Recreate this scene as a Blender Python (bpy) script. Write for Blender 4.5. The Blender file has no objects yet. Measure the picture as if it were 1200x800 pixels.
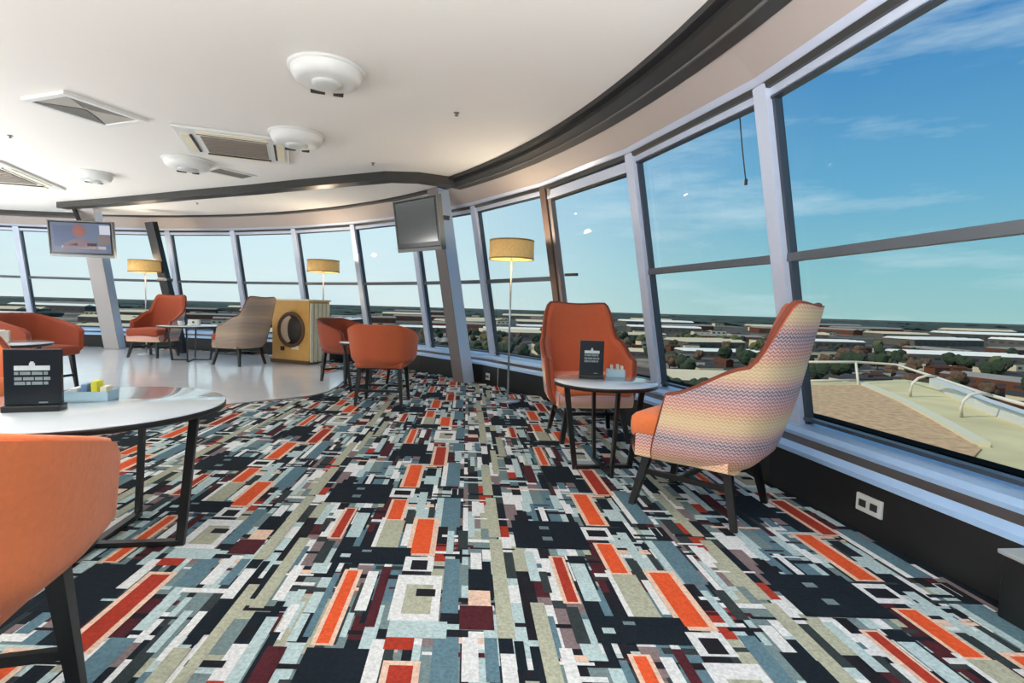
import bpy, bmesh, math, random
from mathutils import Vector, Matrix
from math import sin, cos, pi, hypot, atan2, radians as RAD
rnd = random.Random(7)
SC = bpy.context.scene
COL = SC.collection

# ------------------------------------------------------------------ camera maths (eye 1.05 m above the floor)
EYE, FPX, PITCH, ROLL = 1.05, 622.0, 0.0634, 0.028
def ray(x, y):
    X, Y = x - 600, y - 400
    a = X*cos(ROLL) + Y*sin(ROLL); b = -X*sin(ROLL) + Y*cos(ROLL)
    c, s = cos(PITCH), sin(PITCH)
    return Vector((a/FPX, c - b/FPX*s, -s - b/FPX*c))
def atz(x, y, z=0.0):
    d = ray(x, y); t = (z - EYE)/d.z
    return Vector((0, 0, EYE)) + d*t
def aty(x, y, Y):
    d = ray(x, y); return Vector((0, 0, EYE)) + d*(Y/d.y)
CEIL = 2.64
CX, CY = -8.249, 0.872
R_TOP, R_SILL, R_BASE = 10.036, 10.409, 10.173
H_TOP, H_MID, H_SILL = 2.332, 1.398, 0.410
PH0, DPH = -0.17186, 0.15047
def pol(phi, R, h=0.0): return Vector((CX + R*sin(phi), CY + R*cos(phi), h))
def phi_of(x, y): return atan2(x - CX, y - CY)
def slant(phi, h, off=0.0):
    return pol(phi, R_SILL + (R_TOP - R_SILL)*(h - H_SILL)/(H_TOP - H_SILL) + off, h)

# ------------------------------------------------------------------ materials
def lin(c):
    return tuple(((v/255)/12.92 if v/255 <= .04045 else ((v/255+.055)/1.055)**2.4) for v in c) + (1.0,)
MATS = {}
def mat(name, rgb, rough=.6, metal=0.0, var=0.0, scale=20.0, bump=0.0, emit=None, spec=.5, coat=0.0, sheen=0.0):
    if name in MATS: return MATS[name]
    m = bpy.data.materials.new(name); m.use_nodes = True
    nt = m.node_tree; b = nt.nodes['Principled BSDF']
    b.inputs['Base Color'].default_value = lin(rgb)
    b.inputs['Roughness'].default_value = rough
    b.inputs['Metallic'].default_value = metal
    b.inputs['Specular IOR Level'].default_value = spec
    b.inputs['Coat Weight'].default_value = coat
    if sheen: b.inputs['Sheen Weight'].default_value = sheen
    if var or bump:
        tc = nt.nodes.new('ShaderNodeTexCoord')
        nz = nt.nodes.new('ShaderNodeTexNoise'); nz.inputs['Scale'].default_value = scale; nz.inputs['Detail'].default_value = 4
        nt.links.new(tc.outputs['Object'], nz.inputs['Vector'])
        if var:
            mx = nt.nodes.new('ShaderNodeMix'); mx.data_type = 'RGBA'
            c = lin(rgb)
            mx.inputs['A'].default_value = tuple(max(0, v*(1-var)) for v in c[:3]) + (1,)
            mx.inputs['B'].default_value = tuple(min(1, v*(1+var)) for v in c[:3]) + (1,)
            nt.links.new(nz.outputs['Fac'], mx.inputs['Factor'])
            nt.links.new(mx.outputs['Result'], b.inputs['Base Color'])
        if bump:
            bp = nt.nodes.new('ShaderNodeBump'); bp.inputs['Strength'].default_value = bump; bp.inputs['Distance'].default_value = .01
            nt.links.new(nz.outputs['Fac'], bp.inputs['Height']); nt.links.new(bp.outputs['Normal'], b.inputs['Normal'])
    if emit:
        b.inputs['Emission Color'].default_value = lin(rgb); b.inputs['Emission Strength'].default_value = emit
    MATS[name] = m
    return m

def glass_mat():
    m = bpy.data.materials.new('tinted_glass'); m.use_nodes = True
    nt = m.node_tree; nt.nodes.clear()
    out = nt.nodes.new('ShaderNodeOutputMaterial')
    tr = nt.nodes.new('ShaderNodeBsdfTransparent'); tr.inputs['Color'].default_value = (.64, .65, .655, 1)
    gl = nt.nodes.new('ShaderNodeBsdfGlossy'); gl.inputs['Roughness'].default_value = .02; gl.inputs['Color'].default_value = (.8, .85, .9, 1)
    fr = nt.nodes.new('ShaderNodeFresnel'); fr.inputs['IOR'].default_value = 1.13
    mx = nt.nodes.new('ShaderNodeMixShader')
    nt.links.new(fr.outputs[0], mx.inputs[0]); nt.links.new(tr.outputs[0], mx.inputs[1]); nt.links.new(gl.outputs[0], mx.inputs[2])
    nt.links.new(mx.outputs[0], out.inputs[0])
    return m
M_GLASS = glass_mat()

M_CEIL = mat('ceiling_paint', (238, 236, 231), .8)
M_BEIGE = mat('bulkhead_paint', (178, 168, 162), .6)
M_DARK = mat('dark_trim', (58, 58, 56), .35, .2)
M_BLACK = mat('black_panel', (17, 17, 19), .35)
M_RISER = mat('riser_board', (20, 20, 22), .5)
M_ALU = mat('pale_aluminium', (206, 216, 236), .3, .1)
M_SILL = mat('sill_sky_tint', (168, 200, 238), .25, .0, spec=.8)  # blue base colour stands in for the sky reflected in the sill
M_ALUD = mat('grey_gasket', (62, 72, 84), .4, .2)
M_BROWN = mat('brown_mullion', (96, 80, 72), .4)
M_TRANS = mat('transom_grey', (92, 98, 106), .4, .2)
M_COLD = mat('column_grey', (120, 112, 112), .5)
M_COLL = mat('column_pale', (178, 196, 220), .35, .2)
M_ORANGE = mat('orange_fabric', (222, 118, 66), .85, var=.12, scale=60, bump=.15, sheen=.15)
M_RUST = mat('rust_fabric', (146, 62, 34), .85, var=.12, scale=60, bump=.15, sheen=.1)
M_TERRA = mat('terracotta_fabric', (184, 88, 52), .85, var=.12, scale=60, bump=.15, sheen=.1)
M_PIPING = mat('rust_piping', (122, 54, 32), .7)
M_LEG = mat('black_leg', (24, 22, 22), .3)
M_TOPW = mat('laminate_top', (196, 204, 210), .09, spec=.7, coat=.4)
M_EDGE = mat('dark_table_edge', (28, 20, 20), .35)
M_WHITE = mat('white_plastic', (228, 230, 228), .4)
M_GRILL = mat('grey_grille', (112, 110, 106), .6)
M_SLOT = mat('dark_slot', (40, 40, 40), .6)
M_WOOD = mat('amber_wood', (206, 158, 84), .45, var=.15, scale=9)
M_WOODP = mat('pale_wood', (232, 222, 192), .5, var=.1, scale=9)
M_BRONZE = mat('brown_relief', (92, 66, 44), .5, var=.3, scale=30)
M_SHADE = mat('amber_lampshade', (226, 184, 116), .7, var=.25, scale=40, emit=.12)
M_SHADED = mat('shade_hoop', (150, 120, 70), .6)
M_CHROME = mat('grey_pole', (170, 176, 180), .3, .6)
M_TV = mat('tv_black', (14, 14, 16), .25)
M_TVS = mat('tv_silver', (104, 106, 106), .35, .3)
M_PAPER = mat('pale_print', (196, 204, 206), .7)
M_PAPERG = mat('grey_print', (120, 132, 136), .7)
M_BLUEP = mat('pale_blue_plastic', (170, 200, 214), .3)
M_YEL = mat('yellow_packet', (224, 218, 70), .6)
M_CREAM = mat('cream_packet', (235, 228, 200), .6)
M_BLUE = mat('blue_packet', (104, 132, 170), .6)
M_OUTLET = mat('outlet_plate', (210, 214, 210), .4)

def zigzag(name, bands):
    m = bpy.data.materials.new(name); m.use_nodes = True
    nt = m.node_tree; N = nt.nodes.new; L = nt.links.new
    b = nt.nodes['Principled BSDF']; b.inputs['Roughness'].default_value = .9
    uv = N('ShaderNodeUVMap'); sp = N('ShaderNodeSeparateXYZ'); L(uv.outputs[0], sp.inputs[0])
    def ma(op, a, c=None, d=None):
        n = N('ShaderNodeMath'); n.operation = op
        for i, v in enumerate((a, c, d)):
            if v is None: continue
            if isinstance(v, (int, float)): n.inputs[i].default_value = v
            else: L(v, n.inputs[i])
        return n.outputs[0]
    tri = ma('PINGPONG', sp.outputs['X'], .011)                 # chevrons 22 mm wide
    zz = ma('ADD', sp.outputs['Y'], tri)
    band = ma('FRACT', ma('DIVIDE', zz, .265))
    rp = N('ShaderNodeValToRGB'); rp.color_ramp.interpolation = 'LINEAR'
    el = rp.color_ramp.elements
    el[0].position = 0; el[0].color = lin(bands[0][1]); el[1].position = 1; el[1].color = lin(bands[0][1])
    for p, c in bands[1:]:
        e = el.new(p); e.color = lin(c)
    L(band, rp.inputs[0])
    fine = ma('FRACT', ma('DIVIDE', zz, .017))
    line = ma('GREATER_THAN', fine, .55)
    nz = N('ShaderNodeTexNoise'); nz.inputs['Scale'].default_value = 60
    fac = ma('MULTIPLY', line, ma('ADD', .25, ma('MULTIPLY', nz.outputs['Fac'], .75)))
    mx = N('ShaderNodeMix'); mx.data_type = 'RGBA'; mx.blend_type = 'MIX'
    L(fac, mx.inputs['Factor']); L(rp.outputs['Color'], mx.inputs['A']); mx.inputs['B'].default_value = lin((238, 222, 200))
    L(mx.outputs['Result'], b.inputs['Base Color'])
    return m
M_ZIG = zigzag('zigzag_weave', [(0, (220, 194, 140)), (.16, (210, 160, 122)), (.3, (202, 130, 122)), (.46, (172, 122, 138)), (.62, (112, 102, 132)), (.76, (198, 142, 142)), (.88, (220, 182, 140))])
M_ZIGD = zigzag('zigzag_weave_brown', [(0, (140, 116, 92)), (.2, (118, 88, 74)), (.4, (104, 74, 70)), (.6, (86, 72, 78)), (.8, (122, 92, 84))])

# ------------------------------------------------------------------ mesh builder
class MB:
    def __init__(s): s.bm = bmesh.new(); s.mi = 0; s.uvs = {}
    def quad(s, pts, smooth=False):
        vs = [s.bm.verts.new(p) for p in pts]
        f = s.bm.faces.new(vs); f.material_index = s.mi; f.smooth = smooth; return f
    def box(s, c, size, rz=0.0, bevel=0.0, M=None):
        m = Matrix.Translation(Vector(c)) @ Matrix.Rotation(rz, 4, 'Z') if M is None else M
        vs = []
        for x in (-.5, .5):
            for y in (-.5, .5):
                for z in (-.5, .5):
                    vs.append(s.bm.verts.new(m @ Vector((x*size[0], y*size[1], z*size[2]))))
        fs = []
        for q in ((0,1,3,2), (4,6,7,5), (0,4,5,1), (2,3,7,6), (0,2,6,4), (1,5,7,3)):
            f = s.bm.faces.new([vs[i] for i in q]); f.material_index = s.mi; fs.append(f)
        if bevel:
            es = list({e for f in fs for e in f.edges})
            r = bmesh.ops.bevel(s.bm, geom=es, offset=bevel, segments=3, profile=.6, affect='EDGES', clamp_overlap=True)
            for f in r['faces']: f.smooth = True; f.material_index = s.mi
        return s
    def bar(s, a, b, w, d=None, up=(0, 0, 1), w2=None, d2=None):
        a, b = Vector(a), Vector(b); d = d or w; w2 = w2 or w; d2 = d2 or d
        t = (b - a).normalized(); u = Vector(up)
        x = t.cross(u)
        if x.length < 1e-4: x = t.cross(Vector((0, 1, 0)))
        x.normalize(); y = x.cross(t).normalized()
        A = [a + x*i*w/2 + y*j*d/2 for i, j in ((-1,-1), (1,-1), (1,1), (-1,1))]
        B = [b + x*i*w2/2 + y*j*d2/2 for i, j in ((-1,-1), (1,-1), (1,1), (-1,1))]
        va = [s.bm.verts.new(p) for p in A]; vb = [s.bm.verts.new(p) for p in B]
        for q in [va[::-1], vb] + [[va[i], va[(i+1) % 4], vb[(i+1) % 4], vb[i]] for i in range(4)]:
            f = s.bm.faces.new(q); f.material_index = s.mi
        return s
    def tube(s, pts, r, n=10, cap=True):
        pts = [Vector(p) for p in pts]; rings = []
        for i, p in enumerate(pts):
            t = (pts[min(i+1, len(pts)-1)] - pts[max(i-1, 0)]).normalized()
            x = t.cross(Vector((0, 0, 1)))
            if x.length < .05: x = t.cross(Vector((0, 1, 0)))
            x.normalize(); y = t.cross(x)
            rr = r[i] if isinstance(r, (list, tuple)) else r
            rings.append([s.bm.verts.new(p + (x*cos(2*pi*k/n) + y*sin(2*pi*k/n))*rr) for k in range(n)])
        for A, B in zip(rings, rings[1:]):
            for k in range(n):
                f = s.bm.faces.new((A[k], A[(k+1) % n], B[(k+1) % n], B[k])); f.smooth = True; f.material_index = s.mi
        if cap:
            for R_ in (rings[0][::-1], rings[-1]):
                f = s.bm.faces.new(R_); f.material_index = s.mi
        return s
    def lathe(s, prof, c=(0, 0, 0), n=40, smooth=True):
        c = Vector(c); rings = []
        for r, z in prof:
            if r < 1e-6: rings.append([s.bm.verts.new(c + Vector((0, 0, z)))])
            else: rings.append([s.bm.verts.new(c + Vector((r*cos(2*pi*k/n), r*sin(2*pi*k/n), z))) for k in range(n)])
        for A, B in zip(rings, rings[1:]):
            for k in range(n):
                a = [A[0]] if len(A) == 1 else [A[k], A[(k+1) % n]]
                b = [B[0]] if len(B) == 1 else [B[(k+1) % n], B[k]]
                if len(a) + len(b) > 2:
                    f = s.bm.faces.new(a + b); f.smooth = smooth; f.material_index = s.mi
        return s
    def prism(s, poly, z0, z1):
        a = [s.bm.verts.new((p[0], p[1], z0)) for p in poly]; b = [s.bm.verts.new((p[0], p[1], z1)) for p in poly]
        n = len(poly)
        for q in [a[::-1], b] + [[a[i], a[(i+1) % n], b[(i+1) % n], b[i]] for i in range(n)]:
            f = s.bm.faces.new(q); f.material_index = s.mi
        return s
    def hexa(s, A, B):
        """solid between quad A and quad B"""
        va = [s.bm.verts.new(p) for p in A]; vb = [s.bm.verts.new(p) for p in B]
        for q in [va[::-1], vb] + [[va[i], va[(i+1) % 4], vb[(i+1) % 4], vb[i]] for i in range(4)]:
            f = s.bm.faces.new(q); f.material_index = s.mi
        return s
    def grid(s, fn, nu, nv, uvf=None, flip=False):
        V = [[s.bm.verts.new(fn(i/nu, j/nv)) for j in range(nv+1)] for i in range(nu+1)]
        for i in range(nu):
            for j in range(nv):
                q = [V[i][j], V[i+1][j], V[i+1][j+1], V[i][j+1]]
                ij = [(i, j), (i+1, j), (i+1, j+1), (i, j+1)]
                if flip: q.reverse(); ij.reverse()
                try: f = s.bm.faces.new(q)
                except ValueError: continue
                f.smooth = True; f.material_index = s.mi
                if uvf:
                    lay = s.bm.loops.layers.uv.verify()
                    for lp, (a, b) in zip(f.loops, ij): lp[lay].uv = uvf(a/nu, b/nv)
        return s
    def build(s, name, mats, parent=None, normals=True):
        me = bpy.data.meshes.new(name)
        if normals: bmesh.ops.recalc_face_normals(s.bm, faces=s.bm.faces)
        s.bm.to_mesh(me); s.bm.free()
        for m in (mats if isinstance(mats, (list, tuple)) else [mats]): me.materials.append(m)
        o = bpy.data.objects.new(name, me); COL.objects.link(o)
        if parent: o.parent = parent
        return o

def tag(o, label=None, cat=None, group=None, kind=None):
    if label: o['label'] = label
    if cat: o['category'] = cat
    if group: o['group'] = group
    if kind: o['kind'] = kind
    return o
def empty(name, loc=(0, 0, 0), rz=0.0):
    o = bpy.data.objects.new(name, None); COL.objects.link(o)
    o.location = loc; o.rotation_euler = (0, 0, rz); o.empty_display_size = .1
    return o
def copy_tree(o, parent=None):
    c = o.copy(); COL.objects.link(c)
    if parent: c.parent = parent
    for ch in list(o.children): copy_tree(ch, c)
    return c
def face_rz(fx, fy): return atan2(-fx, fy)

# ------------------------------------------------------------------ setting: rings, floor, ceiling
K0, K1 = -3, 14
def ring_pts(R, h, k0=K0, k1=K1): return [pol(PH0 + DPH*k, R, h) for k in range(k0, k1+1)]
def sweep(name, prof, m, k0=K0, k1=K1, sub=1, label=None, cat='trim', kind='structure', parent=None, closed=True):
    """profile [(R,h)...] swept along the facets of the window ring"""
    mb = MB(); rows = []
    for i in range((k1-k0)*sub+1):
        a = k0 + i/sub
        kf = math.floor(a); fr = a - kf
        rows.append([(pol(PH0+DPH*kf, R, h)*(1-fr) + pol(PH0+DPH*(kf+1), R, h)*fr) if fr else pol(PH0+DPH*kf, R, h) for R, h in prof])
    n = len(prof)
    V = [[mb.bm.verts.new(p) for p in r] for r in rows]
    for A, B in zip(V, V[1:]):
        for j in range(n if closed else n-1):
            mb.bm.faces.new((A[j], A[(j+1) % n], B[(j+1) % n], B[j]))
    if closed:
        mb.bm.faces.new(V[0][::-1]); mb.bm.faces.new(V[-1])
    o = mb.build(name, m, parent)
    if not parent: tag(o, label, cat, kind=kind)
    return o

# ---- carpet
CARP = [(20, 28, 36), (46, 54, 56), (104, 122, 124), (168, 188, 190), (218, 226, 226), (158, 160, 142), (70, 30, 36), (200, 80, 42), (150, 50, 36), (212, 182, 162), (84, 112, 124), (26, 26, 32), (118, 104, 106)]
NAVY, DGREY, MGREY, LGREY, WHITE, BEIGE, MAROON, ORNG, BRICK, PINK, STEEL, INK, MAUVE = range(13)
def carpet_mats():
    ms = []
    for i, c in enumerate(CARP):
        ms.append(mat('carpet_yarn_%s' % 'navy dark mid light white beige maroon orange brick pink steel ink mauve'.split()[i], c,   .95, var=.5, scale=90, bump=.3, spec=.15))
    return ms
shiny_poly = [(-9.6, 1.4), (-7.0, 1.9), (-5.0, 2.75)] + [tuple(atz(x, y)[:2]) for x, y in ((240, 477), (312, 470), (360, 465), (383, 460), (396, 453), (406, 442), (412, 431))] + [(-2.75, 7.6), (-3.1, 8.55)] \
    + [tuple(pol(p, 9.85)[:2]) for p in (.52, .4, .28, .16, .04, -.08, -.2, -.35)] + [(-12.5, 6.0), (-12.0, 2.5)]
def in_poly(x, y, poly):
    c = False; j = len(poly)-1
    for i in range(len(poly)):
        xi, yi = poly[i]; xj, yj = poly[j]
        if (yi > y) != (yj > y) and x < (xj-xi)*(y-yi)/(yj-yi)+xi: c = not c
        j = i
    return c
def build_carpet():
    # one pattern repeat in (u along the row, w along the strips); u in [-1,0), w in [1, 3.5)
    W, Hh = .97, 2.4
    R_ = random.Random(11); rects = []
    u = 0.0
    cols = []
    while u < W - .02:
        w = R_.choice((.025, .03, .04, .05, .06, .07)); w = min(w, W-u); cols.append((u, w)); u += w
    for (u, w) in cols:
        y = R_.uniform(0, .25); y0 = y
        while y < y0 + Hh - .03:
            l = R_.choice((.03, .05, .09, .12, .16, .22, .3)) ; l = min(l, y0+Hh-y)
            c = R_.choices((NAVY, INK, DGREY, MGREY, LGREY, WHITE, BEIGE, MAROON, STEEL, MAUVE, BRICK), (15, 6, 10, 11, 14, 12, 8, 7, 7, 5, 1.2))[0]
            rects.append((u-1, 1+y, u-1+w, 1+y+l, c, 0)); y += l
    # thin cross strips
    for _ in range(90):
        a = R_.uniform(-1, -.15); b = R_.uniform(1, 3.4); l = R_.uniform(.08, .24)
        rects.append((a, b, a+l, b+R_.choice((.014, .022, .03)), R_.choice((NAVY, INK, INK, LGREY, WHITE, MAROON, PINK, DGREY)), 1 + .01*len(rects)/4.2))
    for _ in range(64):                              # loose light bars
        a = R_.uniform(-1, -.06); b = R_.uniform(1, 3.3)
        rects.append((a, b, a+R_.choice((.03, .045)), b+R_.uniform(.12, .3), R_.choice((WHITE, LGREY, STEEL, DGREY, NAVY)), 1 + .01*len(rects)/4.2))
    top_lay = 1 + .01*len(rects)/4.2
    F = lambda a, b, c, d, col, lay=2: rects.append((a, b, c, d, col, top_lay + (lay-1) + .01*(len(rects) % 60)))
    F(-.93, 2.73, -.60, 3.03, NAVY); F(-.80, 2.93, -.755, 2.965, MGREY, 3); F(-.80, 2.81, -.755, 2.85, MGREY, 3)
    F(-.565, 2.99, -.45, 3.44, PINK); F(-.545, 3.0, -.47, 3.42, ORNG, 3)
    F(-.60, 2.83, -.47, 2.97, WHITE); F(-.58, 2.865, -.49, 2.935, INK, 3)
    F(-.58, 2.52, -.485, 2.80, PINK); F(-.565, 2.53, -.50, 2.79, ORNG, 3)
    F(-.57, 2.23, -.475, 2.52, BEIGE); F(-.59, 2.23, -.57, 2.55, WHITE)
    F(-.435, 2.16, -.31, 2.56, PINK); F(-.415, 2.18, -.335, 2.54, ORNG, 3)
    F(-.73, 2.08, -.41, 2.23, NAVY); F(-.62, 2.18, -.58, 2.20, MGREY, 3); F(-.70, 2.13, -.66, 2.16, LGREY, 3)
    F(-.43, 2.03, -.31, 2.15, WHITE); F(-.40, 2.04, -.335, 2.12, INK, 3)
    F(-.80, 2.30, -.735, 2.66, PINK); F(-.785, 2.31, -.745, 2.65, BRICK, 3)
    F(-.655, 1.56, -.585, 2.03, PINK); F(-.64, 1.57, -.60, 2.02, ORNG, 3)
    F(-.56, 1.75, -.52, 2.02, WHITE); F(-.51, 1.66, -.475, 2.06, MAROON)
    F(-.085, 2.9, -.03, 3.46, BEIGE); F(-.075, 2.36, -.02, 2.86, BEIGE); F(-.075, 1.62, -.02, 2.34, BEIGE)
    F(-.30, 3.03, -.22, 3.5, STEEL); F(-.33, 3.03, -.30, 3.48, WHITE)
    F(-.30, 2.46, -.21, 2.84, STEEL); F(-.335, 2.46, -.30, 2.84, LGREY)
    F(-.265, 1.75, -.205, 2.14, STEEL); F(-.28, 1.4, -.2, 1.62, STEEL)
    F(-.42, 1.02, -.31, 1.50, PINK); F(-.40, 1.03, -.33, 1.48, BRICK, 3)
    F(-.43, 1.55, -.34, 1.61, BRICK, 3); F(-.43, 1.61, -.24, 1.70, LGREY); F(-.44, 1.70, -.27, 2.0, WHITE); F(-.40, 1.74, -.30, 1.93, BEIGE, 3); F(-.36, 1.85, -.29, 1.9, INK, 3)
    F(-.66, 1.22, -.47, 1.55, NAVY); F(-.19, 1.42, -.14, 1.62, WHITE); F(-.12, 1.42, -.08, 1.62, STEEL)
    F(-.16, 2.06, -.115, 2.2, WHITE); F(-.17, 1.8, -.09, 1.9, PINK); F(-.2, 1.66, -.085, 1.8, MAROON)
    F(-.15, 2.6, -.11, 2.8, WHITE); F(-.92, 1.75, -.87, 2.3, BEIGE); F(-.98, 1.35, -.94, 1.9, BEIGE); F(-.86, 1.8, -.82, 2.05, WHITE); F(-.9, 2.45, -.86, 2.7, LGREY)
    F(-.72, 2.32, -.66, 2.6, LGREY); F(-.69, 1.6, -.665, 2.0, STEEL); F(-.84, 1.3, -.8, 1.7, LGREY); F(-.78, 1.2, -.72, 1.55, MAROON)
    mb = MB()
    VX, VW = .97, -.47
    def put(a0, b0, a1, b1, col, lay):
        def P(a, b): return (a - .085*(b - 2.3), b, .002 + .0006*lay)
        cx, cy = (a0+a1)/2 - .085*((b0+b1)/2 - 2.3), (b0+b1)/2
        if hypot(cx-CX, cy-CY) > 10.1 or cy < -.3 or cx < -9.5 or cx > 2.4: return
        if in_poly(cx, cy, shiny_poly): return
        if abs(cx) > 1.15*cy + .9: return
        mb.mi = col; mb.quad([P(a0, b0), P(a1, b0), P(a1, b1), P(a0, b1)])
    for i in range(-11, 5):
        for j in range(-4, 6):
            for (a0, b0, a1, b1, c, l) in rects:
                put(a0+VX*i, b0+VW*i+Hh*j, a1+VX*i, b1+VW*i+Hh*j, c, l)
    # base disc
    mb.mi = NAVY
    n = 96
    vs = [mb.bm.verts.new((CX+10.3*sin(2*pi*k/n), CY+10.3*cos(2*pi*k/n), 0)) for k in range(n)]
    f = mb.bm.faces.new(vs[::-1]); f.material_index = NAVY
    o = mb.build('floor', carpet_mats(), normals=False)
    for p in o.data.polygons:
        if p.normal.z < 0: p.flip()
    tag(o, 'carpet patterned in slate, white and orange broken strips', 'carpet', kind='structure')
build_carpet()

m_shiny = mat('polished_floor', (226, 230, 236), .16, var=.06, scale=3, spec=.6, coat=.35)
m_shiny.node_tree.nodes['Principled BSDF'].inputs['Coat Roughness'].default_value = .12
mb = MB(); mb.prism(shiny_poly, -.02, .008)
tag(mb.build('floor_polished', m_shiny), 'pale glossy hard floor at the left beyond the carpet', 'floor', kind='structure')
mb = MB()
for a, b in zip(shiny_poly[:12], shiny_poly[1:12]):
    mb.bar((a[0], a[1], .006), (b[0], b[1], .006), .02, .012)
tag(mb.build('trim_1', M_CHROME), 'metal strip between the carpet and the polished floor', 'trim', kind='structure')

mb = MB(); n = 120
mb.prism([(CX+9.72*sin(-2*pi*k/n), CY+9.72*cos(-2*pi*k/n)) for k in range(n)], CEIL, CEIL+.2)
tag(mb.build('ceiling', M_CEIL), 'smooth white ceiling of the round lounge', 'ceiling', kind='structure')

# ---- riser, sill and header rings
sweep('wall_outer', [(R_BASE, 0), (R_BASE, .255), (R_BASE+.1, .255), (R_BASE+.1, -.1), (R_BASE, -.1)], M_RISER, label='black riser panel below the windows', cat='wall')
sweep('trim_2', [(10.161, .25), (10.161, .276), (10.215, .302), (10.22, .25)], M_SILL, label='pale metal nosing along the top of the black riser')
sweep('trim_3', [(10.21, .25), (10.21, .30), (10.27, .33), (10.27, .25)], mat('dark_channel', (66, 58, 54), .45), label='dark channel between nosing and window sill')
sweep('trim_4', [(10.262, .25), (10.262, .347), (10.29, .372), (10.46, .394), (10.46, .25)], M_SILL, label='wide window sill coloured with the blue of the reflected sky')
sweep('trim_14', [(10.475, .34), (10.475, .415), (10.575, .415), (10.575, .34)], mat('outer_ledge', (16, 15, 15), .95, spec=.05), label='black outer ledge just beyond the window glass')
sweep('trim_5', [(R_TOP-.05, H_TOP+.035), (R_TOP-.13, H_TOP+.10), (R_TOP+.05, H_TOP+.10), (R_TOP+.05, H_TOP+.035)], M_ALU, label='pale head rail above the windows')
sweep('trim_6', [(R_TOP-.085, H_TOP+.03), (R_TOP-.10, H_TOP+.062), (R_TOP-.02, H_TOP+.062), (R_TOP-.02, H_TOP+.03)], M_DARK, label='dark blind track under the head rail')
sweep('wall_header', [(9.92, 2.425), (9.69, 2.625), (9.69, 2.70), (10.12, 2.70), (10.12, 2.425)], M_BEIGE, label='sloping beige bulkhead band above the windows', cat='wall')
kc = (0.90-PH0)/DPH
def arc_box(name, phis, R0, R1, h0, h1, m, label):
    mb = MB(); V = []
    for p in phis:
        V.append([mb.bm.verts.new(pol(p, R, h)) for R, h in ((R0, h0), (R1, h0), (R1, h1), (R0, h1))])
    for A, B in zip(V, V[1:]):
        for j in range(4): mb.bm.faces.new((A[j], A[(j+1) % 4], B[(j+1) % 4], B[j]))
    mb.bm.faces.new(V[0][::-1]); mb.bm.faces.new(V[-1])
    return tag(mb.build(name, m), label, 'trim', kind='structure')
def rng(a, b, n): return [a+(b-a)*i/n for i in range(n+1)]
arc_box('trim_7', rng(.885, 2.0, 40), 9.46, 9.72, 2.565, 2.66, M_DARK, 'dark curved ceiling beam along the right-hand windows')
arc_box('trim_8', rng(.885, 2.0, 40), 9.40, 9.47, 2.60, 2.66, mat('charcoal_edge', (34, 34, 36), .4), 'thin charcoal lip on the inner side of the curved ceiling beam')
arc_box('trim_9', rng(-.01, .90, 24), 9.60, 9.72, 2.61, 2.66, M_DARK, 'thin dark line between the outer ceiling and the beige bulkhead')
arc_box('trim_10', rng(-.8, -.01, 24), 9.45, 9.72, 2.565, 2.66, M_DARK, 'dark ceiling beam beyond the switched-on television')
arc_box('trim_15', rng(.9, 2.0, 40), 9.585, 9.60, 2.555, 2.575, M_GRILL, 'thin grey strip drawn as the sheen along the underside of the curved ceiling beam')  # lighter strip stands in for the sheen on the dark beam
# chord beam between the two columns
bp = [atz(x, y, CEIL-.05) for x, y in ((530, 214), (515, 212), (490, 208.5), (455, 207.5), (400, 212.5), (350, 217), (300, 222), (240, 227), (180, 232.5), (130, 237), (73, 241))]
mb = MB(); V = []
for i, p in enumerate(bp):
    t = (bp[min(i+1, len(bp)-1)] - bp[max(i-1, 0)]); t.z = 0; t.normalize(); nrm = Vector((-t.y, t.x, 0))
    V.append([mb.bm.verts.new(p + nrm*a*.09 + Vector((0, 0, b))) for a, b in ((-1, -.05), (1, -.05), (1, .07), (-1, .07))])
for A, B in zip(V, V[1:]):
    for j in range(4): mb.bm.faces.new((A[j], A[(j+1) % 4], B[(j+1) % 4], B[j]))
mb.bm.faces.new(V[0][::-1]); mb.bm.faces.new(V[-1])
tag(mb.build('trim_11', M_DARK), 'dark beam crossing the ceiling between the two columns', 'beam', kind='structure')

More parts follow.
